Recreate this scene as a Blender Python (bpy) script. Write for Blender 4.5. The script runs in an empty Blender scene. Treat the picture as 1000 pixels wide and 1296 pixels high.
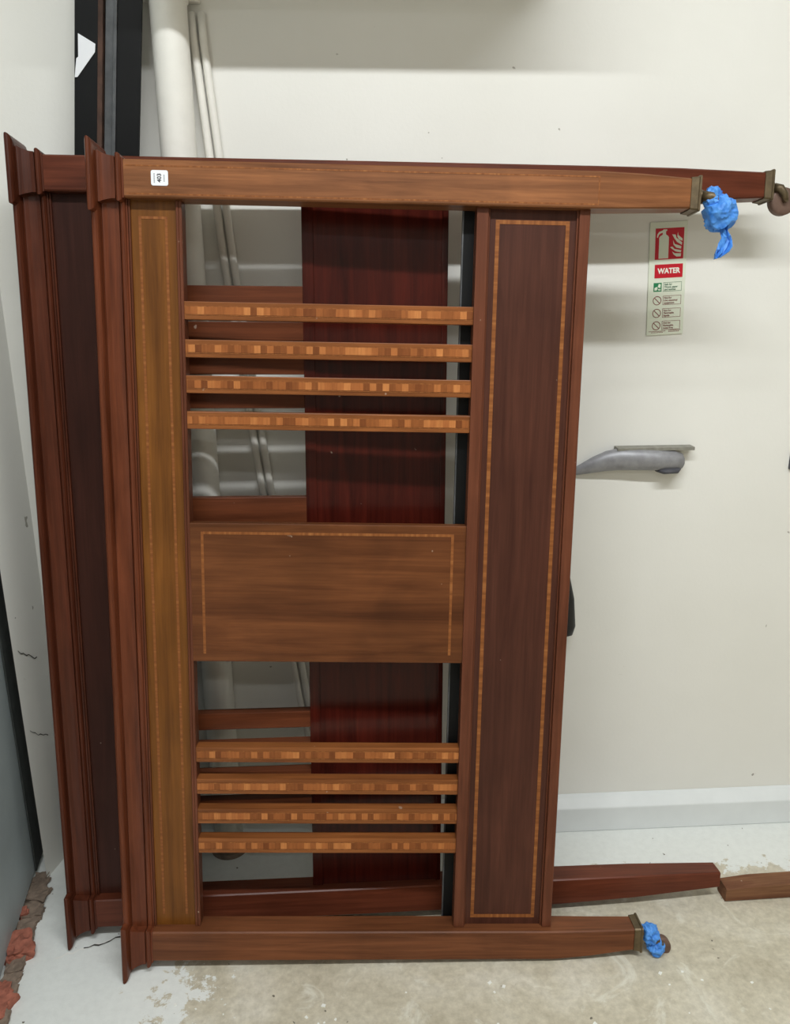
import bpy, bmesh, math, random
from mathutils import Matrix, Vector, noise
random.seed(7)
S = bpy.context.scene
COL = S.collection

# ------------------------------------------------------------------ camera
def RX(a): return Matrix.Rotation(a, 3, 'X')
def RY(a): return Matrix.Rotation(a, 3, 'Y')
def RZ(a): return Matrix.Rotation(a, 3, 'Z')
F_PX, PITCH, ROLL, YAW, CAM_H, CAM_D = 1002.298, .283527, .003987, .057782, 1.206134, 1.535367
R = RZ(-YAW) @ RX(-PITCH) @ RY(ROLL)                 # columns: right, forward, up
cd = bpy.data.cameras.new('camera'); cam = bpy.data.objects.new('camera', cd); COL.objects.link(cam)
right, fwd, up = R.col[0], R.col[1], R.col[2]
M = Matrix((right, up, -fwd)).transposed().to_4x4(); M.translation = (0, -CAM_D, CAM_H)
cam.matrix_world = M
cd.sensor_fit = 'HORIZONTAL'; cd.sensor_width = 36; cd.lens = F_PX * 36 / 1000
cd.clip_start = .02
S.camera = cam

# ------------------------------------------------------------------ light and exposure
w = bpy.data.worlds.new('world'); S.world = w; w.use_nodes = True
w.node_tree.nodes['Background'].inputs[0].default_value = (.9, .95, 1, 1)
w.node_tree.nodes['Background'].inputs[1].default_value = .3
S.view_settings.view_transform = 'Standard'; S.view_settings.look = 'None'
S.view_settings.gamma = 1; S.view_settings.use_curve_mapping = False
S.view_settings.exposure = 0.0
TUBES = [((.30, -1.42, 2.44), 1.9, .08, 46), ((.3, -3.0, 2.44), 1.5, .08, 10)]   # ceiling tube fittings: place, length, width, watts

# ------------------------------------------------------------------ materials
def lin(r, g, b):
    f = lambda c: (c/255/12.92) if c/255 <= .04045 else ((c/255+.055)/1.055)**2.4
    return (f(r), f(g), f(b), 1)
class NT:
    def __init__(s, name):
        s.m = bpy.data.materials.new(name); s.m.use_nodes = True
        s.t = s.m.node_tree; s.b = s.t.nodes['Principled BSDF']
    def n(s, typ, **kw):
        o = s.t.nodes.new(typ)
        for k, v in kw.items():
            if k[0] == '_': setattr(o, k[1:], v)
            else: o.inputs[k].default_value = v
        return o
    def l(s, a, b): s.t.links.new(a, b)
    def coord(s, scale=(1, 1, 1), loc=(0, 0, 0)):
        c = s.n('ShaderNodeTexCoord'); m = s.n('ShaderNodeMapping'); m.inputs['Scale'].default_value = scale
        m.inputs['Location'].default_value = loc
        s.l(c.outputs['Object'], m.inputs['Vector']); return m.outputs['Vector']
    def noise(s, vec, scale, detail=4, rough=.55, dist=0):
        n = s.n('ShaderNodeTexNoise', Scale=scale, Detail=detail, Roughness=rough, Distortion=dist)
        s.l(vec, n.inputs['Vector']); return n.outputs['Fac']
    def ramp(s, fac, stops):
        r = s.n('ShaderNodeValToRGB'); e = r.color_ramp.elements
        while len(e) < len(stops): e.new(.5)
        for q, (p, c) in zip(e, stops): q.position = p; q.color = c
        s.l(fac, r.inputs['Fac']); return r.outputs['Color']
    def mix(s, fac, a, b, mode='MIX'):
        m = s.n('ShaderNodeMix', _data_type='RGBA', _blend_type=mode)
        if hasattr(fac, 'is_linked'): s.l(fac, m.inputs[0])
        else: m.inputs[0].default_value = fac
        for k, v in ((6, a), (7, b)):
            if hasattr(v, 'is_linked'): s.l(v, m.inputs[k])
            else: m.inputs[k].default_value = v
        return m.outputs[2]
    def math(s, op, a, b=None, clamp=False):
        m = s.n('ShaderNodeMath', _operation=op, _use_clamp=clamp)
        for k, v in ((0, a), (1, b)):
            if v is None: continue
            if hasattr(v, 'is_linked'): s.l(v, m.inputs[k])
            else: m.inputs[k].default_value = v
        return m.outputs[0]
    def bump(s, h, strength=.2, dist=.002):
        b = s.n('ShaderNodeBump', Strength=strength, Distance=dist); s.l(h, b.inputs['Height'])
        s.l(b.outputs['Normal'], s.b.inputs['Normal'])
    def out(s, color, rough=.5, metal=0, coat=0):
        if hasattr(color, 'is_linked'): s.l(color, s.b.inputs['Base Color'])
        else: s.b.inputs['Base Color'].default_value = color
        s.b.inputs['Roughness'].default_value = rough; s.b.inputs['Metallic'].default_value = metal
        s.b.inputs['Coat Weight'].default_value = coat; s.b.inputs['Coat Roughness'].default_value = .15
        return s.m
def wood(name, dark, light, axis='x', rough=.36, seed=0, streak=1.0, coat=.15, cloud=.5):
    t = NT(name)
    sc = {'x': (1.6, 26, 26), 'z': (26, 26, 1.6)}[axis]
    v = t.coord(sc, (seed, seed*1.7, seed*.6))
    a = t.noise(v, 2.2*streak, 7, .62, .6)
    v2 = t.coord(tuple(x*4 if x > 5 else x*1.5 for x in sc), (seed*2, 3, seed))
    b = t.noise(v2, 2.5, 3, .6)
    v3 = t.coord((1, 1, 1), (seed, 0, seed)); c = t.noise(v3, 5, 3, .5, 1.2)
    mid = tuple((d+l)/2 for d, l in zip(dark, light))
    col = t.ramp(a, [(.25, dark), (.5, mid), (.74, light)])
    cm = t.ramp(c, [(.3, (.66, .64, .62, 1)), (.7, (1.2, 1.16, 1.1, 1))])
    col = t.mix(cloud, col, cm, 'MULTIPLY')
    fine = t.ramp(b, [(.35, (.72, .7, .68, 1)), (.6, (1, 1, 1, 1))])
    col = t.mix(.5, col, fine, 'MULTIPLY')
    fl = t.noise(t.coord((60, 60, 60), (seed*5, seed, 2)), .9, 2, .5)          # small pale dings
    col = t.mix(t.ramp(fl, [(.775, (0, 0, 0, 1)), (.80, (.5, .5, .5, 1))]), col, lin(196, 176, 158))
    t.bump(b, .06, .0006)
    t.b.inputs['Specular IOR Level'].default_value = .16
    return t.out(col, rough, 0, coat*.25)
def plain(name, col, rough=.5, metal=0, var=.12, scale=18, bump=0):
    t = NT(name); v = t.coord()
    f = t.noise(v, scale, 5, .6)
    c = t.ramp(f, [(.3, tuple(x*(1-var) for x in col[:3])+(1,)), (.7, tuple(min(1, x*(1+var)) for x in col[:3])+(1,))])
    if bump: t.bump(f, bump, .002)
    return t.out(c, rough, metal)

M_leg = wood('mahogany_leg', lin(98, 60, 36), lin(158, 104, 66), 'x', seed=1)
M_leg_shade = wood('mahogany_leg_shaded', lin(84, 48, 29), lin(134, 83, 53), 'x', seed=9)  # leg mahogany darkened for the lower leg, light falloff put into the colour
M_cor = wood('mahogany_cornice', lin(78, 38, 22), lin(124, 68, 45), 'z', seed=2, rough=.28, coat=.3)
M_rail = wood('satinwood_rail', lin(92, 54, 20), lin(136, 86, 36), 'z', seed=3, cloud=.35)
M_stile = wood('dark_mahogany_panel', lin(62, 34, 26), lin(88, 52, 40), 'z', seed=4, rough=.42, cloud=.35)
M_bead = wood('mahogany_bead', lin(82, 44, 29), lin(118, 70, 50), 'z', seed=5)
M_splat = wood('figured_splat', lin(72, 38, 20), lin(124, 76, 44), 'x', seed=6, streak=.7, cloud=.75)
M_slat = wood('mahogany_slat', lin(104, 58, 28), lin(158, 98, 54), 'x', seed=7)
M_red = wood('red_mahogany', lin(42, 12, 9), lin(84, 29, 20), 'z', seed=8, rough=.2, coat=.5, cloud=.4)
M_redx = wood('red_mahogany_leg', lin(76, 36, 24), lin(120, 64, 44), 'x', seed=10, rough=.3, coat=.3)
M_bpan = wood('dark_back_panel', lin(50, 26, 20), lin(72, 40, 32), 'z', seed=11, rough=.42, cloud=.3)
M_bcor = wood('dark_cornice', lin(62, 28, 17), lin(102, 54, 37), 'z', seed=12, rough=.28, coat=.3)
M_bslat = wood('brown_back_slat', lin(78, 40, 24), lin(120, 66, 40), 'x', seed=14, rough=.35)
M_off = wood('worn_batten', lin(84, 44, 32), lin(150, 110, 80), 'x', seed=13, rough=.6, coat=0)

def inlay(name, axis):
    t = NT(name); v = t.coord((160, 1, 1) if axis == 'x' else (1, 1, 160))
    f = t.noise(v, 1.0, 2, .5)
    c = t.ramp(f, [(.35, lin(122, 72, 38)), (.55, lin(140, 86, 46)), (.72, lin(158, 104, 60))])
    t.b.inputs['Specular IOR Level'].default_value = .16
    return t.out(c, .4)
M_inx, M_inz = inlay('boxwood_stringing_x', 'x'), inlay('boxwood_stringing_z', 'z')
def checker(name):
    t = NT(name)
    c = t.n('ShaderNodeTexCoord'); sep = t.n('ShaderNodeSeparateXYZ'); t.l(c.outputs['Object'], sep.inputs[0])
    row = t.math('FLOOR', t.math('MULTIPLY', t.n('ShaderNodeObjectInfo').outputs['Random'], 200))          # every slat gets its own run
    cell = t.math('FLOOR', t.math('ADD', t.math('MULTIPLY', sep.outputs['X'], 95), t.math('MULTIPLY', row, 7.3)))
    wn = t.n('ShaderNodeTexWhiteNoise', _noise_dimensions='2D')
    cb = t.n('ShaderNodeCombineXYZ'); t.l(cell, cb.inputs[0]); t.l(row, cb.inputs[1]); t.l(cb.outputs[0], wn.inputs['Vector'])
    col = t.ramp(wn.outputs['Value'], [(.0, lin(118, 66, 34)), (.35, lin(142, 84, 44)), (.7, lin(166, 100, 54)), (1, lin(194, 126, 72))])
    f = t.noise(t.coord((260, 1, 30)), 1, 2)
    col = t.mix(.4, col, t.ramp(f, [(.35, (.6, .56, .5, 1)), (.62, (1, 1, 1, 1))]), 'MULTIPLY')
    t.b.inputs['Specular IOR Level'].default_value = .16
    return t.out(col, .4)
M_chk = checker('banded_inlay')
M_brass = plain('tarnished_brass', lin(98, 84, 62), .45, .55, .3, 60)
M_bronze = plain('caster_brown', lin(112, 88, 76), .5, .3, .2, 60)
M_black = plain('black_steel', lin(11, 12, 13), .5, 0, .35, 9)
M_black.node_tree.nodes['Principled BSDF'].inputs['Specular IOR Level'].default_value = .22
M_rust = plain('rusty_edge', lin(74, 50, 38), .7, .1, .4, 40)
M_greyedge = plain('scuffed_steel', lin(84, 86, 88), .45, .4, .35, 30)
M_pipe = plain('pipe_paint', lin(238, 236, 228), .45, 0, .03, 30, .25)
M_plasticW = plain('white_plastic', lin(236, 236, 232), .4, 0, .02)
M_label = plain('label_paper', lin(240, 242, 246), .5, 0, .01)
M_ink = plain('label_ink', lin(58, 58, 66), .6, 0, .02)
M_ink2 = plain('label_small_ink', lin(150, 152, 160), .6, 0, .02)
M_sign = plain('sign_plastic', lin(226, 232, 214), .35, 0, .02)
M_sred = plain('sign_red', lin(196, 24, 44), .35, 0, .03)
M_sgreen = plain('sign_green', lin(40, 130, 84), .35, 0, .03)
M_sink = plain('sign_dark_print', lin(134, 66, 64), .4, 0, .03)
M_sgrn2 = plain('sign_green_print', lin(80, 120, 96), .4, 0, .03)
M_swhite = plain('sign_white', lin(240, 238, 226), .35, 0, .01)
M_rubber = plain('black_rubber', lin(22, 22, 24), .5, 0, .1)
M_grey = plain('grey_metal', lin(150, 150, 154), .45, .3, .2, 40)
M_plate = plain('aged_plate', lin(142, 140, 130), .55, .2, .2, 60)
M_dgrey = plain('dark_pad', lin(74, 74, 80), .6, 0, .2, 60)
M_brick = plain('broken_brick', lin(158, 96, 78), .9, 0, .3, 60, .6)
M_mortar = plain('crumbled_mortar', lin(128, 112, 98), .95, 0, .3, 60, .7)
M_crack = plain('crack_dark', lin(70, 68, 62), .9, 0, .3, 60)
M_flake = plain('paint_flake', lin(236, 236, 230), .7, 0, .03, 60)
M_door = plain('blue_grey_paint', lin(168, 178, 180), .45, 0, .08, 7, .1)
M_door_shade = plain('door_shade', lin(58, 62, 60), .9, 0, .3, 30, .3)  # shade along the door's rear edge, as a dark colour
def tape_mat():
    t = NT('blue_tape'); f = t.noise(t.coord(), 90, 4)
    return t.out(t.ramp(f, [(.3, lin(46, 118, 206)), (.7, lin(92, 160, 236))]), .55)
M_tape = tape_mat()
def wall_mat():
    t = NT('painted_wall'); v = t.coord()
    f = t.noise(v, 3, 4, .5); c = t.ramp(f, [(.3, lin(234, 233, 226)), (.7, lin(240, 239, 233))])
    sp = t.noise(v, 42, 3, .5); c = t.mix(t.ramp(sp, [(.735, (0, 0, 0, 1)), (.76, (1, 1, 1, 1))]), c, lin(170, 166, 156))
    g = t.noise(v, 140, 3, .6); t.bump(g, .12, .002)
    return t.out(c, .6)
M_wall = wall_mat()
def floor_mat():
    t = NT('worn_painted_concrete'); v = t.coord()
    c = t.n('ShaderNodeTexCoord'); sep = t.n('ShaderNodeSeparateXYZ'); t.l(c.outputs['Object'], sep.inputs[0])
    a = t.noise(v, 6, 8, .62, .4); fine = t.noise(v, 70, 5, .65)
    beige = t.ramp(a, [(.28, lin(180, 171, 150)), (.5, lin(203, 196, 177)), (.7, lin(217, 212, 198))])
    beige = t.mix(.75, beige, t.ramp(fine, [(.3, (.72, .71, .68, 1)), (.68, (1.12, 1.12, 1.11, 1))]), 'MULTIPLY')
    pale = t.noise(v, 9, 6, .68, 1.5)
    beige = t.mix(t.ramp(pale, [(.58, (0, 0, 0, 1)), (.68, (.75, .75, .75, 1))]), beige, lin(224, 222, 208))
    # old white paint: full along the skirting and in the left corner, flaking off towards the middle
    edge = t.math('MAXIMUM', t.math('MULTIPLY', t.math('ADD', sep.outputs['Y'], .17), 9),
                  t.math('MULTIPLY', t.math('ADD', t.math('MULTIPLY', sep.outputs['X'], -1), -.29), 3.0))
    edge = t.math('ADD', t.math('MULTIPLY', t.math('MINIMUM', t.math('MAXIMUM', edge, -1.1), .6), .42), t.noise(v, 21, 9, .74, .2))
    mask = t.ramp(edge, [(.5, (0, 0, 0, 1)), (.53, (1, 1, 1, 1))])
    paint = t.mix(.4, lin(232, 235, 231), t.ramp(fine, [(.3, (.85, .85, .85, 1)), (.6, (1, 1, 1, 1))]), 'MULTIPLY')
    col = t.mix(mask, beige, paint)
    sp = t.noise(v, 55, 2, .5); col = t.mix(t.ramp(sp, [(.73, (0, 0, 0, 1)), (.75, (1, 1, 1, 1))]), col, lin(110, 104, 92))
    t.bump(fine, .25, .003)
    return t.out(col, .55)
M_floor = floor_mat()
M_skirt = plain('skirting_paint', lin(226, 230, 230), .5, 0, .03, 14, .2)
M_ceil = plain('ceiling_paint', lin(206, 204, 198), .8, 0, .05)
M_far = plain('far_wall_paint', lin(186, 180, 168), .8, 0, .12, 3)

# ------------------------------------------------------------------ mesh helpers
class MB:
    def __init__(s): s.v = []; s.f = []
    def add(s, vs, fs):
        k = len(s.v); s.v += [tuple(x) for x in vs]; s.f += [tuple(i+k for i in f) for f in fs]; return s
    def box(s, x0, x1, y0, y1, z0, z1):
        v = [(x, y, z) for z in (z0, z1) for y in (y0, y1) for x in (x0, x1)]
        return s.add(v, [(0, 2, 3, 1), (4, 5, 7, 6), (0, 1, 5, 4), (2, 6, 7, 3), (0, 4, 6, 2), (1, 3, 7, 5)])
    def loft(s, rings, cap=True):
        n = len(rings[0]); v = [p for r in rings for p in r]; f = []
        for i in range(len(rings)-1):
            for j in range(n):
                f.append((i*n+j, i*n+(j+1) % n, (i+1)*n+(j+1) % n, (i+1)*n+j))
        if cap: f.append(tuple(range(n-1, -1, -1))); f.append(tuple((len(rings)-1)*n+j for j in range(n)))
        return s.add(v, f)
    def tube(s, pts, r, n=12):
        pts = [Vector(p) for p in pts]; rr = r if isinstance(r, (list, tuple)) else [r]*len(pts); rings = []
        ref = Vector((0, 1, 0))
        for i, p in enumerate(pts):
            d = (pts[min(i+1, len(pts)-1)] - pts[max(i-1, 0)]).normalized()
            if abs(d.dot(ref)) > .95: ref = Vector((1, 0, 0))
            a = d.cross(ref).normalized(); b = d.cross(a)
            rings.append([p + rr[i]*(math.cos(2*math.pi*k/n)*a + math.sin(2*math.pi*k/n)*b) for k in range(n)])
        return s.loft(rings)
    def build(s, name, mat, parent=None, smooth=False, bevel=0, seg=2):
        me = bpy.data.meshes.new(name); me.from_pydata(s.v, [], s.f); 
        bm = bmesh.new(); bm.from_mesh(me); bmesh.ops.recalc_face_normals(bm, faces=bm.faces)
        if bevel:
            ed = [e for e in bm.edges if len(e.link_faces) == 2 and e.calc_face_angle(0) > .6]
            bmesh.ops.bevel(bm, geom=ed, offset=bevel, segments=seg, profile=.5, affect='EDGES', clamp_overlap=True)
        bm.to_mesh(me); bm.free()
        if smooth:
            for p in me.polygons: p.use_smooth = True
        me.materials.append(mat)
        o = bpy.data.objects.new(name, me); COL.objects.link(o)
        if parent: o.parent = parent
        return o
def thing(name, label, cat, loc=(0, 0, 0), rot=None, group=None):
    o = bpy.data.objects.new(name, None); o.empty_display_size = .05; COL.objects.link(o); o.location = loc
    if rot is not None: o.rotation_euler = rot.to_euler()
    o['label'] = label; o['category'] = cat
    if group: o['group'] = group
    return o
def tag(o, label, cat, group=None):
    o['label'] = label; o['category'] = cat
    if group: o['group'] = group
    return o
def struct(o): o['kind'] = 'structure'; return o
def quad_box(x0, x1, y0, y1, z0, z1): return MB().box(x0, x1, y0, y1, z0, z1)
def text_mesh(body, size, name, mat, parent, mtx, bold=0, align='CENTER', thick=.0002):
    cu = bpy.data.curves.new(name, 'FONT'); cu.body = body; cu.size = size; cu.align_x = align; cu.align_y = 'CENTER'
    cu.offset = bold; cu.extrude = thick; cu.resolution_u = 3
    tmp = bpy.data.objects.new('t', cu); COL.objects.link(tmp)
    dg = bpy.context.evaluated_depsgraph_get(); me = bpy.data.meshes.new_from_object(tmp.evaluated_get(dg))
    bpy.data.objects.remove(tmp); bpy.data.curves.remove(cu)
    me.transform(mtx); me.materials.clear(); me.materials.append(mat); me.name = name
    o = bpy.data.objects.new(name, me); COL.objects.link(o); o.parent = parent; return o

# ------------------------------------------------------------------ room shell
CX0 = -.629
XR, YB, HC = 2.3, -3.6, 2.5
struct(quad_box(-1.0, XR+.1, YB-.1, .1, -.1, 0).build('floor', M_floor))
floor = bpy.data.objects['floor']
struct(quad_box(CX0-.2, XR+.1, 0, .1, 0, HC).build('wall_back', M_wall))
m = MB(); base = [(CX0, 0), (-.655, -.108), (-.672, -.037), (-.80, -.037), (-.80, YB), (-.9, YB), (-.9, .1), (CX0, .1)]
m.loft([[(x, y, 0) for x, y in base], [(x, y, HC) for x, y in base]])
wl = struct(m.build('wall_left', M_wall))
struct(quad_box(XR, XR+.1, YB, .1, 0, HC).build('wall_right', M_far))
struct(quad_box(-.9, XR, YB-.1, YB, 0, HC).build('wall_rear', M_far))
struct(quad_box(-1.0, XR+.1, YB-.1, .1, HC, HC+.1).build('ceiling', M_ceil))
m = MB(); prof = [(0, .079), (-.012, .074), (-.032, .060), (-.034, .0), (0, 0)]
m.loft([[(CX0, y, z) for y, z in prof], [(XR, y, z) for y, z in prof]])
struct(m.build('baseboard_back', M_skirt, bevel=.003))
# grey-blue door leaf standing in the recess of the left wall
a0, a1 = Vector((-.6900, -.0395)), Vector((-.5836, -.7895)); d = (a1-a0).normalized(); nrm = Vector((-d.y, d.x))
if nrm.x > 0: nrm = -nrm
m = MB(); c4 = [a0, a1, a1+nrm*.04, a0+nrm*.04]
m.loft([[(p.x, p.y, .012) for p in c4], [(p.x, p.y, 1.98) for p in c4]])
dr = struct(m.build('door_1', M_door, bevel=.003))
m = MB(); s0, s1 = a0 + d*.001, a0 + d*.062; sc = [s0-nrm*.0005, s1-nrm*.0005, s1-nrm*.004, s0-nrm*.004]  # added dark strip standing in for the shade on the door beside the wall
m.loft([[(p.x, p.y, .014) for p in sc], [(p.x, p.y, 1.978) for p in sc]]); m.build('shade_strip', M_door_shade, dr, bevel=.001)

# ------------------------------------------------------------------ bed ends (local x = along legs, y = depth, z = across)
PROF = [(-.0505, .008), (-.0503, .016), (-.0495, .0205), (-.0475, .0243), (-.0450, .0252), (-.0422, .0240), (-.0400, .0212), (-.0387, .0165), (-.0380, .0095), (-.0372, .0080), (-.0362, .0098), (-.0340, .0090), (-.0295, .0066),
        (-.023, .0045), (-.018, .0034), (-.0122, .0030), (-.0117, .0004), (-.0104, .0004), (-.0098, .0060), (-.0078, .0074), (-.0050, .0072), (-.0026, .0050), (-.0018, .0015), (.0005, .0012)]
def rect(u, v0, v1, w0, w1, c=.0022):
    return [(u, w0+c, v0), (u, w0, v0+c), (u, w0, v1-c), (u, w0+c, v1), (u, w1-c, v1), (u, w1, v1-c), (u, w1, v0+c), (u, w1-c, v0)]
def bed_end(spec):
    root = thing(spec['name'], spec['label'], 'bed end', spec['loc'], spec['rot'], None)
    T = spec['T']; W = spec['W']; hl = .0545; SL = spec['leg_mats']
    # the two legs with their long tapering feet
    for k, secs in enumerate(spec['legs']):
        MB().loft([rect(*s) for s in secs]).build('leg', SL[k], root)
    # cornice: bold capital round each leg, shallower run between them
    for v0, v1 in spec['caps']:
        MB().loft([[(u, -o, v0-o), (u, -o, v1+o), (u, T, v1+o), (u, T, v0-o)] for u, o in PROF]).build('capital', spec['cor'], root, bevel=.0018)
    m = MB(); b = .016
    for (u0, o0), (u1, o1) in zip(PROF[:-1], PROF[1:]):
        m.add([(u0, b-o0, hl-.004), (u1, b-o1, hl-.004), (u1, b-o1, W-hl+.004), (u0, b-o0, W-hl+.004)], [(0, 1, 2, 3)])
    u0, u1 = PROF[0][0], PROF[-1][0]
    for z in (hl-.004, W-hl+.004):
        m.add([(u, b-o, z) for u, o in PROF] + [(u1, T-.006, z), (u0, T-.006, z)], [tuple(range(len(PROF)+2))])
    m.add([(u0, T-.006, hl-.004), (u1, T-.006, hl-.004), (u1, T-.006, W-hl+.004), (u0, T-.006, W-hl+.004)], [(0, 1, 2, 3)])
    m.add([(u0, b-PROF[0][1], hl-.004), (u0, b-PROF[0][1], W-hl+.004), (u0, T-.006, W-hl+.004), (u0, T-.006, hl-.004)], [(0, 1, 2, 3)])
    m.build('cornice_moulding', spec['cor'], root)
    return root
LO = .0545

# ---- front bed end (footboard)
ROTA = RZ(-.033418) @ RX(-.114099) @ RY(.024014)
LOCA = (-.375264, -.358393, .025826)
W = 1.370; TA = .046
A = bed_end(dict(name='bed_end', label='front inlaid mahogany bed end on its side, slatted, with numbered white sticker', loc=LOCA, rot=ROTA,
    T=TA, W=W, leg_mats=(M_leg_shade, M_leg), cor=M_cor, caps=[(-.004, .0545), (1.3155, 1.371)],
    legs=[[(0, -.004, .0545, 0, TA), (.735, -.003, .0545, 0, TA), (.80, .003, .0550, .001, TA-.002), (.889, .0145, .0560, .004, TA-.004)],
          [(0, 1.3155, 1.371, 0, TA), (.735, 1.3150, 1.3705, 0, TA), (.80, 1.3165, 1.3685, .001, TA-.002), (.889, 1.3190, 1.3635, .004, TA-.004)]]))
V0, V1 = .0545, 1.3155
def strip(root, name, mat, x0, x1, z0, z1, y, t=.0006): return quad_box(x0, x1, y-t, y+.001, z0, z1).build(name, mat, root)
# top rail (left) : recessed satinwood panel between beads
rp = quad_box(0, .076, .0215, .040, V0, V1).build('rail_panel', M_rail, A); rp['label'] = 'narrow orange-brown veneered panel with thin inlay lines'
for x0, x1, y0 in ((.0005, .0035, .016), (.0745, .0785, .016)):
    quad_box(x0, x1, y0, .040, V0, V1).build('bead', M_bead, A, bevel=.0012)
quad_box(.0785, .0835, .017, .044, V0, V1).build('rail_edge', M_bead, A, bevel=.001)
for x0 in (.0150, .0560): strip(rp, 'inlay_strip', M_inz, x0, x0+.0042, V0+.022, V1-.028, .0215)
strip(rp, 'inlay_strip', M_inx, .0150, .0602, V1-.0280, V1-.0240, .0215)
# wide rail (right)
wp = quad_box(.560, .716, .0225, .040, V0, V1).build('rail_panel', M_stile, A); wp['label'] = 'wide dark brown panel with a rectangular inlay line'
for x0, x1 in ((.5465, .5655), (.7095, .7265)):
    quad_box(x0, x1, .013, .044, V0, V1).build('rail_edge', M_bead, A, bevel=.0012)
for x0, x1 in ((.5655, .5685), (.7065, .7095)):
    quad_box(x0, x1, .0185, .030, V0, V1).build('bead', M_bead, A, bevel=.001)
for x0 in (.5780, .6900): strip(wp, 'inlay_strip', M_inz, x0, x0+.0062, .0680, 1.2985, .0225)
for z0 in (.0680, 1.2923): strip(wp, 'inlay_strip', M_inx, .5842, .6900, z0, z0+.0062, .0225)
# eight slats with banded inlay and the wide centre splat
SL_A = [1.1490, 1.0895, 1.0325, .9745, .3890, .3285, .2715, .2140]
for zc in SL_A:
    s = quad_box(.0815, .5485, .0185, .0405, zc-.0142, zc+.0142).build('slat', M_slat, A, bevel=.0012)
    strip(s, 'inlay_band', M_chk, .0838, .5462, zc-.0058, zc+.0062, .0185)
    for dz in (-.0076, .0062): strip(s, 'inlay_strip', M_inx, .0838, .5462, zc+dz, zc+dz+.0012, .0185)
sp = quad_box(.0815, .5485, .0175, .0375, .5615, .8040).build('splat', M_splat, A, bevel=.0014)
for x0 in (.1010, .5215): strip(sp, 'inlay_strip', M_inz, x0, x0+.0045, .5760, .7895, .0175)
strip(sp, 'inlay_strip', M_inx, .1055, .5215, .7850, .7895, .0175)
strip(sp, 'inlay_strip', M_splat, .1055, .5215, .5760, .5800, .0175)
# stringing on the legs
for z0 in (1.3605, 1.3195): strip(A, 'inlay_strip', M_leg if z0 > 1.4 else M_inx, .004, .735, z0, z0+.0022, 0, .0003)
strip(A, 'inlay_strip', M_inz, .7335, .7350, 1.322, 1.3605, 0, .0003)
strip(A, 'inlay_strip', M_leg_shade, .004, .735, .0460, .0480, 0, .0003)
def ferrule(root, u, v0, v1, w0, w1):
    e = .0030
    MB().loft([rect(u-.010, v0-e+.001, v1+e-.001, w0-e+.001, w1+e-.001), rect(u+.001, v0-e, v1+e, w0-e, w1+e), rect(u+.002, v0-e-.0016, v1+e+.0016, w0-e-.0016, w1+e+.0016),
               rect(u+.005, v0-e-.0016, v1+e+.0016, w0-e-.0016, w1+e+.0016), rect(u+.006, v0+.002, v1-.002, w0+.002, w1-.002)]).build('ferrule', M_brass, root)['label'] = 'tarnished brass ferrule'
def caster(root, u, vc, wc, du, dv, r):
    """stem from the ferrule, two curved fork cheeks, wheel turning across the bed"""
    m = MB(); m.tube([(u+.004, wc, vc), (u+.010, wc, vc), (u+.016, wc, vc+dv*.15)], [.013, .010, .009], 14)
    for s in (-1, 1):
        pts = [(u+.012, wc+s*.006, vc), (u+.012+(du-.012)*.45, wc+s*.0115, vc+dv*.12), (u+du*.92, wc+s*.0125, vc+dv*.55), (u+du, wc+s*.0125, vc+dv)]
        m.tube(pts, [.008, .0075, .0062, .0052], 10)
    m.build('caster_fork', M_brass, root, smooth=True)
    m = MB(); n = 28; P = [(r*.35, -.008), (r*.8, -.0085), (r*.96, -.0075), (r, -.005), (r, .005), (r*.96, .0075), (r*.8, .0085), (r*.35, .008)]
    m.loft([[(u+du+q*math.cos(2*math.pi*k/n), wc+y, vc+dv+q*math.sin(2*math.pi*k/n)) for k in range(n)] for q, y in P])
    wh = m.build('caster_wheel', M_bronze, root, smooth=True)
    m = MB(); m.tube([(u+du, wc-.0165, vc+dv), (u+du, wc+.0165, vc+dv)], .0035, 12); m.build('axle', M_brass, wh)
ferrule(A, .890, .0145, .0560, .004, TA-.004); ferrule(A, .890, 1.3190, 1.3635, .004, TA-.004)
caster(A, .893, .035, .023, .044, -.026, .0185)
caster(A, .893, 1.341, .023, .040, -.020, .0185)

# ---- rear bed end (headboard): plain back, wider rail, longer legs
ROTB = RZ(.014466) @ RX(-.108138) @ RY(.013409)
LOCB = (-.499114, -.277026, .028667)
WB = 1.3835; TB = .046; VB1 = WB-.0560
B = bed_end(dict(name='bed_end', label='rear plain dark mahogany bed end with longer legs, behind the inlaid one', loc=LOCB, rot=ROTB,
    T=TB, W=WB, leg_mats=(M_redx, M_redx), cor=M_bcor, caps=[(-.003, .0545), (WB-.0555, WB)],
    legs=[[(0, -.003, .0545, 0, TB), (.90, 0, .0545, 0, TB), (1.05, .006, .0540, .001, TB-.001), (1.226, .0180, .0510, .005, TB-.005)],
          [(0, WB-.0555, WB, 0, TB), (.90, WB-.0555, WB, 0, TB), (1.05, WB-.0535, WB-.0005, .001, TB-.001), (1.214, WB-.0455, WB-.004, .004, TB-.004)]]))
quad_box(0, .160, .022, .040, V0, VB1).build('rail_panel', M_bpan, B)
quad_box(.0005, .004, .016, .040, V0, VB1).build('bead', M_bcor, B, bevel=.001)
quad_box(.160, .178, .014, .042, V0, VB1).build('rail_edge', M_bcor, B, bevel=.001)
quad_box(.430, .650, .0205, .040, V0, VB1).build('rail_panel', M_red, B)
for x0, x1 in ((.4105, .4300), (.6500, .6600)):
    quad_box(x0, x1, .0170, .043, V0, VB1).build('rail_edge', M_red, B, bevel=.001)
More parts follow.
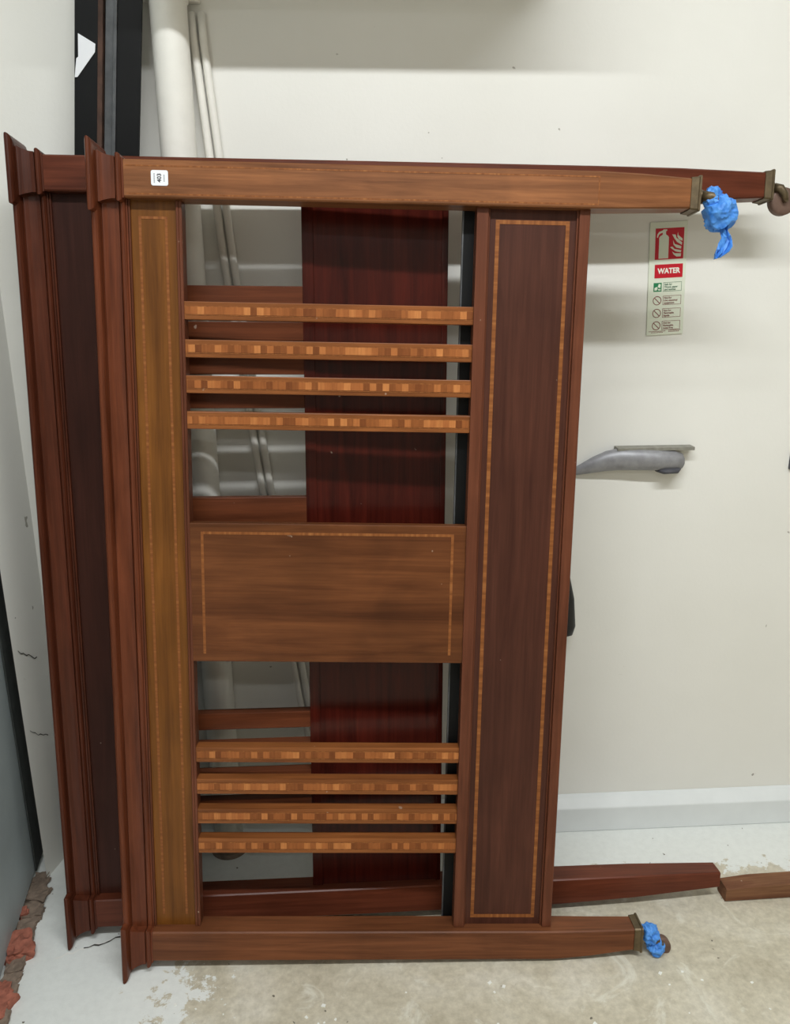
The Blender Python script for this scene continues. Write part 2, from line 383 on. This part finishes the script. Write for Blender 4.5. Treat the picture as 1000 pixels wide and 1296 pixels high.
for zc in [z + (.0195 if z > .7 else .0100) for z in SL_A]:
    quad_box(.1760, .4125, .0185, .0405, zc-.0160, zc+.0160).build('slat', M_bslat, B, bevel=.0012)
quad_box(.1760, .4125, .0175, .0375, .5720, .8215).build('splat', M_bslat, B, bevel=.0014)
ferrule(B, 1.215, WB-.0455, WB-.004, .004, TB-.004)
caster(B, 1.218, WB-.026, .023, .030, -.022, .0235)

def toworld(loc, rot, p): return Vector(loc) + rot @ Vector(p)

# ---- lot sticker on the upper leg
st = thing('lot_sticker', 'small white sticker marked 403 on upper leg of front bed end', 'sticker', toworld(LOCA, ROTA, (.0555, 0, 1.3440)), ROTA)
m = MB(); hw, hh, r_ = .0130, .0112, .003; ring = []
for cx, cz, a in ((hw-r_, hh-r_, 0), (-hw+r_, hh-r_, 90), (-hw+r_, -hh+r_, 180), (hw-r_, -hh+r_, 270)):
    for k in range(5): t_ = math.radians(a+k*22.5); ring.append((cx+r_*math.cos(t_), cz+r_*math.sin(t_)))
m.loft([[(x, -.0009, z) for x, z in ring], [(x, -.0003, z) for x, z in ring]]).build('paper', M_label, st)
TXT = RX(math.pi/2).to_4x4()
up90 = Matrix.Translation((0, -.0010, 0)) @ TXT @ Matrix.Rotation(math.pi/2, 4, 'Z')
text_mesh('403', .0088, 'number', M_ink, st, Matrix.Translation((-.0002, 0, 0)) @ up90, .00022, thick=.0001)
for x, h in ((-.0080, .0072), (.0070, .0052)):
    mm = MB()
    for k in range(7):
        z = -h + 2*h*k/7; mm.box(x-.0009, x+.0009, -.0011, -.0010, z, z+2*h/7*.66)
    mm.build('small_print', M_ink2, st)

# ---- blue masking tape
def blob(name, mat, centre, rad, seed, parent=None, amp=.3, sub=4):
    bm = bmesh.new(); bmesh.ops.create_icosphere(bm, subdivisions=sub, radius=1)
    for v in bm.verts:
        n = v.co.normalized(); p = n*1.35 + Vector((seed, seed*.3, 0))
        cre = 1.1*abs(noise.noise(p*.9)) + .55*abs(noise.noise(p*2.0))
        q = n * (1.08 - amp*cre*1.1)
        v.co = Vector((q.x*rad[0], q.y*rad[1], q.z*rad[2])) + Vector(centre)
    me = bpy.data.meshes.new(name); bm.to_mesh(me); bm.free(); me.materials.append(mat)
    o = bpy.data.objects.new(name, me); COL.objects.link(o); o.parent = parent; return o
tp = thing('masking_tape', 'crumpled blue tape wad on upper caster of front bed end, twisted tail hanging', 'tape', toworld(LOCA, ROTA, (.935, .023, 1.318)), ROTA)
blob('wad', M_tape, (.001, 0, -.002), (.0270, .030, .0285), 3.1, tp, .36, 4)
def ribbon(name, pts, widths, seed, parent):
    bm = bmesh.new(); rows = []
    for i, (p, wd) in enumerate(zip(pts, widths)):
        row = []
        for k in range(7):
            s = (k/6-.5)*wd
            off = .006*noise.noise(Vector((i*.9+seed, k*.8, seed)))*2
            row.append(bm.verts.new((p[0]+s, p[1]+off + .004*math.sin(k*2.1+i), p[2]+.25*off + s*.25)))
        rows.append(row)
    for a, b in zip(rows[:-1], rows[1:]):
        for k in range(6): bm.faces.new((a[k], a[k+1], b[k+1], b[k]))
    me = bpy.data.meshes.new(name); bm.to_mesh(me); bm.free(); me.materials.append(M_tape)
    o = bpy.data.objects.new(name, me); COL.objects.link(o); o.parent = parent
    sm = o.modifiers.new('solid', 'SOLIDIFY'); sm.thickness = .0012
    return o
ribbon('tail', [(.006, -.004, -.020), (.009, -.006, -.030), (.012, -.008, -.038), (.0125, -.008, -.047), (.009, -.007, -.056), (.004, -.006, -.064), (-.001, -.005, -.072)],
       [.018, .010, .015, .022, .023, .021, .011], 2.2, tp)
blob('wrap', M_tape, (-.0135, -.003, .020), (.0150, .018, .0190), 5.2, tp, .42, 4)
tp2 = thing('masking_tape', 'crumpled blue tape wrapped round lower caster of front bed end, near the floor', 'tape', toworld(LOCA, ROTA, (.915, .020, .030)), ROTA)
blob('wad', M_tape, (-.001, 0, 0.006), (.0185, .021, .0205), 7.7, tp2, .45, 4)
blob('wrap', M_tape, (.010, -.006, -.016), (.0165, .017, .0200), 9.4, tp2, .45, 4)

# ------------------------------------------------------------------ things behind the bed ends
# soil pipe
pp = thing('soil_pipe', 'thick white painted soil pipe running up the back wall by the black rails', 'pipe', (-.283, -.036, 0))
m = MB(); n = 32
m.loft([[(.0305*math.cos(2*math.pi*k/n), .0305*math.sin(2*math.pi*k/n), z) for k in range(n)] for z in (0, .4, .8, 1.2, 1.66, 1.712)]).build('pipe_run', M_pipe, pp, smooth=False)
for p in bpy.data.objects['pipe_run'].data.polygons: p.use_smooth = len(p.vertices) == 4
m = MB(); m.loft([[(q*math.cos(2*math.pi*k/n), q*math.sin(2*math.pi*k/n), z) for k in range(n)] for q, z in ((.0310, 1.645), (.0330, 1.647), (.0330, 1.70), (.031, 1.708))]).build('socket', M_pipe, pp)
m = MB(); m.loft([[(q*math.cos(2*math.pi*k/n), q*math.sin(2*math.pi*k/n), z) for k in range(n)] for q, z in ((.040, 0.0), (.0385, .010), (.0310, .016))]).build('floor_collar', M_mortar, pp)
m = MB().box(-.052, .048, .020, .034, 1.654, 1.674).build('pipe_bracket', M_pipe, pp, bevel=.002)
# two thin pipes bending away
for k, dx in enumerate((0, .0165)):
    pts = [(-.2510+dx, -.0085, 1.640), (-.2500+dx, -.0085, 1.60), (-.2207+dx, -.011, 1.243), (-.1766+dx, -.011, .8416), (-.117+dx, -.011, .3515), (-.074+dx, -.0135, .085), (-.070+dx, -.0135+.0, .0795)]
    o = MB().tube(pts, .0068 if k else .0072, 12).build('thin_pipe', M_pipe, None, smooth=True)
    tag(o, ['thin white pipe slanting down the back wall, nearer the soil pipe', 'thin white pipe slanting down the back wall, farther from the soil pipe'][k], 'pipe')

# black steel bed rails leaning into the corner
def rail(label, x0, wd, flip, z1, y0):
    lean = .115; a = math.atan(lean)
    r = thing('bed_rail', label, 'bed rail', (x0, y0, .004), RY(a), 'black steel bed rails in the corner')
    t = .005; L = z1
    quad_box(0, wd, 0, t, 0, L).build('face_flange', M_black, r, bevel=.0006)
    if flip: quad_box(-.0005-t, 0, -.003, .040, 0, L).build('side_flange', M_greyedge, r, bevel=.0006)
    else: quad_box(wd, wd+.008, -.003, .040, 0, L).build('side_flange', M_rust, r, bevel=.0006)
    return r
ZR = 1.70
xr = lambda x: x - 1.64*.115                 # x on the floor for a rail seen at x, 1.64 m up
r1 = rail('black steel bed rail with torn white paper scrap, nearest the left corner', xr(-.4250), .0375, False, ZR, -.062)
r2 = rail('black steel bed rail leaning beside the white soil pipe', xr(-.3570), .0385, True, ZR, -.062)
quad_box(-.0200, -.0057, .004, .009, 0, ZR).build('web', M_greyedge, r2, bevel=.0006)
# torn paper scrap on the first rail
m = MB(); pts = [(.006, 1.600), (.0335, 1.588), (.0330, 1.576), (.0055, 1.536), (.0010, 1.535), (.0035, 1.563), (.0065, 1.566)]
m.loft([[(x, -.0016, z) for x, z in pts], [(x, -.0008, z) for x, z in pts]]).build('paper_scrap', M_label, r1)
# a third, shorter iron between the two bed ends
bar = thing('steel_bar', 'narrow black steel bar upright between the two bed ends', 'bar', LOCA, ROTA)
m = MB(); m.box(.5290, .5720, .0490, .0525, -.005, 1.318); m.build('flat', M_black, bar, bevel=.0006)
quad_box(.5275, .5305, .0490, .0570, -.005, 1.318).build('lip', M_greyedge, bar, bevel=.0005)

# fire extinguisher notice
sg = thing('fire_sign', 'white fire extinguisher notice with red WATER panel on back wall', 'sign', (.6070, 0, 1.2080), RY(math.radians(-2.9)))
sw, sh = .0715, .2060
P = lambda s, t: ((s-.5)*sw, (.5-t)*sh)
m = MB(); m.box(-sw/2, sw/2, -.0030, -.0004, -sh/2, sh/2); m.build('plate', M_sign, sg, bevel=.0008)
def panel(name, mat, s0, s1, t0, t1, par, y=-.0031, e=.0003):
    (x0, z1), (x1, z0) = P(s0, t0), P(s1, t1); return quad_box(x0, x1, y-e, y+.0002, z0, z1).build(name, mat, par)
pic = panel('red_panel', M_sred, .15, .91, .055, .325, sg)
def poly(name, mat, pts, par, y=-.0036):
    q = [P(.15+.76*a, .055+.27*b) for a, b in pts]
    return MB().loft([[(x, y, z) for x, z in q], [(x, y+.0003, z) for x, z in q]]).build(name, mat, par)
poly('extinguisher_symbol', M_sign, [(.13, .97), (.13, .30), (.16, .25), (.22, .22), (.25, .20), (.25, .14), (.17, .16), (.11, .21), (.08, .29), (.05, .29), (.06, .19), (.12, .11), (.24, .07), (.27, .04), (.40, .04),
     (.40, .08), (.36, .10), (.36, .19), (.39, .22), (.44, .25), (.47, .30), (.47, .97)], pic)
for fl in ([(.78, .14), (.80, .24), (.95, .36), (.95, .43), (.82, .38), (.76, .28)], [(.58, .21), (.70, .22), (.73, .32), (.94, .48), (.93, .56), (.76, .46), (.66, .34)],
           [(.62, .40), (.68, .52), (.92, .60), (.91, .68), (.74, .64), (.64, .54)], [(.52, .62), (.60, .60), (.68, .68), (.92, .73), (.91, .80), (.72, .76)], [(.60, .76), (.70, .82), (.92, .83), (.91, .93), (.76, .93), (.66, .86)]):
    poly('flame', M_sign, fl, pic)
wpn = panel('word_panel', M_sred, .16, .915, .368, .488, sg)
x, z = P(.538, .428)
text_mesh('WATER', .0132, 'word', M_swhite, wpn, Matrix.Translation((x, -.0037, z)) @ Matrix.Diagonal((.94, 1, 1, 1)) @ TXT, .0005)
rows = [(.568, 'Safe for\nWood, paper\nand textiles'), (.688, 'Not for\nLive electrical\nequipment'), (.802, 'Not for\nFlammable\nliquids'), (.915, 'Not for\nFlammable\nmetal fires')]
for i, (t_, body) in enumerate(rows):
    mat = M_sgrn2 if i == 0 else M_sink
    fr = MB(); s0, s1, dt, e = .41, .905, .0405, .0006
    (x0, z1), (x1, z0) = P(s0, t_-dt), P(s1, t_+dt)
    for q in ((x0, x1, z0, z0+e), (x0, x1, z1-e, z1), (x0, x0+e, z0, z1), (x1-e, x1, z0, z1)): fr.box(q[0], q[1], -.0034, -.0029, q[2], q[3])
    f_ = fr.build('text_frame', mat, sg)
    text_mesh(body, .0047, 'caption', mat, f_, Matrix.Translation((x0+.0022, -.0034, (z0+z1)/2-.0002)) @ TXT, .00005, 'LEFT')
    cx, cz = P(.255, t_)
    if i == 0:
        gp = quad_box(cx-.0078, cx+.0078, -.0034, -.0029, cz-.0080, cz+.0080).build('green_symbol', M_sgreen, sg)
        for pts in ([(-.006, -.006), (-.006, -.001), (-.001, .001), (0, -.003), (-.002, -.006)], [(0, .000), (.002, .006), (.006, .005), (.005, -.002), (.003, -.001)], [(.001, -.006), (.001, -.003), (.006, -.004), (.006, -.006)]):
            MB().loft([[(cx+a, -.0037, cz+b) for a, b in pts], [(cx+a, -.0034, cz+b) for a, b in pts]]).build('white_shape', M_sign, gp)
    else:
        m = MB(); n = 32; ro, ri = .0083, .0070
        for k in range(n):
            a, b = 2*math.pi*k/n, 2*math.pi*(k+1)/n
            m.add([(cx+ri*math.cos(a), -.0034, cz+ri*math.sin(a)), (cx+ro*math.cos(a), -.0034, cz+ro*math.sin(a)), (cx+ro*math.cos(b), -.0034, cz+ro*math.sin(b)), (cx+ri*math.cos(b), -.0034, cz+ri*math.sin(b))], [(0, 1, 2, 3)])
        c45 = math.cos(math.pi/4); q = .0007
        m.add([(cx-ri*c45-q*c45, -.0034, cz+ri*c45-q*c45), (cx-ri*c45+q*c45, -.0034, cz+ri*c45+q*c45), (cx+ri*c45+q*c45, -.0034, cz-ri*c45+q*c45), (cx+ri*c45-q*c45, -.0034, cz-ri*c45-q*c45)], [(0, 1, 2, 3)])
        m.build('prohibition_ring', M_sink, sg)
m = MB()
for s0, s1, t_ in ((.06, .50, .966), (.12, .44, .977), (.60, .92, .962), (.60, .88, .973)):
    k = s0
    while k < s1:
        (x0, z0) = P(k, t_); m.box(x0, x0+.0022, -.0033, -.0029, z0-.0005, z0+.0006); k += .042
m.build('small_print', M_sink, sg)

# grey wall bracket with plate (beside the wide rail) and black hose hanging below it
br = thing('wall_bracket', 'grey metal wall bracket with flat top plate sticking out beside front bed end', 'bracket', (.58, 0, .86))
def ell(x, zc, hz, hy, n=14): return [(x, -.0005-hy+hy*math.cos(2*math.pi*k/n), zc+hz*math.sin(2*math.pi*k/n)) for k in range(n)]
m = MB(); m.loft([ell(x, z, hz, hy) for x, z, hz, hy in ((-.140, -.0260, .005, .003), (-.122, -.0200, .0100, .006), (-.095, -.0090, .0165, .010), (-.070, -.0010, .0205, .013), (-.045, .0030, .0225, .015), (-.01, .0030, .0225, .017), (.03, .0015, .0215, .018), (.068, -.0010, .0205, .017), (.085, -.0030, .016, .014), (.092, -.005, .009, .008))])
m.build('arm', M_grey, br, smooth=True)
MB().box(-.050, .1065, -.024, 0, .0205, .0275).build('top_plate', M_plate, br, bevel=.001)
m = MB(); m.loft([ell(x, z, hz, hy) for x, z, hz, hy in ((.035, -.020, .004, .012), (.045, -.0205, .0065, .019), (.072, -.0195, .0065, .019), (.082, -.017, .005, .012))]); m.build('rubber_pad', M_dgrey, br, smooth=True)
hs = MB().tube([(.440, -.012, .826), (.428, -.026, .74), (.432, -.034, .64), (.4445, -.037, .575), (.4475, -.037, .515), (.4455, -.036, .497), (.443, -.036, .492)], [.008, .009, .010, .0125, .0155, .013, .006], 16).build('rubber_hose', M_rubber, None, smooth=True)
tag(hs, 'black rubber hose hanging on back wall, its rounded end peeping past the bed end', 'hose')
hk = thing('wall_hook', 'dark wall hook at the right edge of the photo', 'hook', (.915, 0, .853))
quad_box(-.018, .022, -.006, 0, -.020, .018).build('back_plate', M_dgrey, hk, bevel=.001)
MB().tube([(.002, -.004, .005), (.002, -.03, .0), (.002, -.04, -.012), (.002, -.036, -.022)], .004, 10).build('peg', M_dgrey, hk, smooth=True)
# wooden batten lying past the rear bed end's lower leg
bt = MB().loft([rect(0, -.0005, .030, 0, .034), rect(.06, -.0005, .034, 0, .036), rect(.50, -.0005, .036, 0, .036)]).build('wooden_batten', M_off, None)
bt.location = (.738, -.262, .001); bt.rotation_euler = (0, 0, math.radians(1.0))
tag(bt, 'worn brown wooden batten lying on floor at right edge, past the long lower leg', 'batten')

# cabinet high on the wall above the frame and the ceiling lights
cb = thing('wall_cabinet', 'white metal wall cabinet fixed to back wall above the bed ends', 'cabinet', (.16, 0, 1.714))
quad_box(-.46, .21, -.25, 0, 0, .45).build('body', M_plasticW, cb, bevel=.003)
quad_box(-.45, .20, -.262, -.252, .01, .44).build('door', M_plasticW, cb, bevel=.002)
for i, (pos, L, wd, watts) in enumerate(TUBES):
    ft = thing('tube_light', ['white ceiling tube light over the camera', 'white ceiling tube light farther back in the room'][i], 'light', (pos[0], pos[1], HC))
    quad_box(-L/2-.03, L/2+.03, -.05, .05, -.035, 0).build('housing', M_plasticW, ft, bevel=.004)
    ld = bpy.data.lights.new('tube_lamp', 'AREA'); ld.shape = 'RECTANGLE'; ld.size = L; ld.size_y = wd; ld.energy = watts; ld.color = (.955, .985, 1)
    lo = bpy.data.objects.new('tube_lamp', ld); COL.objects.link(lo); lo.parent = ft; lo.location = (0, 0, -.045)

# ------------------------------------------------------------------ small things: rubble, cracks, crumbs
def rock(name, mat, x, y, sx, sy, sz, rz, seed, parent):
    bm = bmesh.new(); bmesh.ops.create_cube(bm, size=2); bmesh.ops.subdivide_edges(bm, edges=bm.edges[:], cuts=5, use_grid_fill=True)
    for v in bm.verts:
        n = noise.noise(v.co*1.1+Vector((seed, 0, seed)))*.38 + noise.noise(v.co*2.6+Vector((seed, 2, 0)))*.22 + noise.noise(v.co*6+Vector((0, seed, 0)))*.14
        v.co = Vector((v.co.x*sx*(1+n), v.co.y*sy*(1+n*.8), max(-.02, v.co.z*sz*(1+n))))
    bmesh.ops.rotate(bm, verts=bm.verts, cent=(0, 0, 0), matrix=Matrix.Rotation(rz, 3, 'Z'))
    bmesh.ops.translate(bm, verts=bm.verts, vec=(x, y, sz*.35))
    me = bpy.data.meshes.new(name); bm.to_mesh(me); bm.free(); me.materials.append(mat)
    o = bpy.data.objects.new(name, me); COL.objects.link(o); o.parent = parent; return o
for i, (x, y, sx, sy, sz, mt, rz) in enumerate([(-.668, -.110, .012, .013, .006, M_mortar, .1), (-.662, -.135, .016, .013, .006, M_mortar, .3), (-.654, -.160, .017, .016, .008, M_mortar, -.2), (-.655, -.188, .015, .013, .005, M_mortar, .5), (-.646, -.208, .016, .014, .009, M_mortar, .1),
        (-.662, -.214, .008, .009, .012, M_brick, .7), (-.648, -.236, .013, .016, .006, M_mortar, -.4), (-.643, -.262, .015, .015, .008, M_mortar, .2), (-.636, -.298, .020, .024, .017, M_brick, .35), (-.648, -.316, .010, .014, .012, M_brick, -.3),
        (-.631, -.336, .013, .016, .007, M_mortar, .1), (-.628, -.364, .012, .015, .006, M_mortar, -.3), (-.637, -.392, .015, .018, .009, M_brick, .6), (-.618, -.396, .010, .018, .006, M_mortar, .2), (-.622, -.428, .016, .022, .011, M_brick, -.15), (-.610, -.462, .014, .022, .009, M_mortar, .3), (-.612, -.500, .016, .022, .010, M_brick, .1)]):
    rock('broken_brick', mt, x+.001, y, sx*1.1, sy*1.1, sz, rz, i*3.3+1, floor)
def crack(pts, wd, mat, parent, name='crack', axis='floor'):
    m = MB(); v = []
    for i, p in enumerate(pts):
        ww = wd*(.5+random.random())
        a = Vector(p); o = Vector((0, ww/2, 0)) if axis == 'floor' else Vector((0, 0, ww/2))
        v += [a-o, a+o]
    m.add(v, [(2*i, 2*i+1, 2*i+3, 2*i+2) for i in range(len(pts)-1)]); return m.build(name, mat, parent)
def jag(a, b, n, amp, z):
    out = []
    for i in range(n+1):
        t = i/n; out.append((a[0]+(b[0]-a[0])*t, a[1]+(b[1]-a[1])*t+(random.random()-.5)*amp, z))
    return out
crack(jag((-.566, -.318), (-.43, -.262), 14, .010, .0008), .0035, M_flake, floor)
crack(jag((-.520, -.300), (-.44, -.268), 9, .010, .0012), .0030, M_crack, floor)
for z0 in (.478, .300):
    crack([(-.6385-.0019*k*.9, -.043-.0075*k, z0+k*.0060+(random.random()-.5)*.007) for k in range(8)], .0022, M_crack, wl, axis='wall')
for k in range(26):
    x = random.uniform(-.35, .75); y = random.uniform(-.52, -.42); s = random.uniform(.001, .0026)
    rock('paint_crumb', M_flake, x, y, s, s*1.3, s*.5, random.random()*3, k, floor)
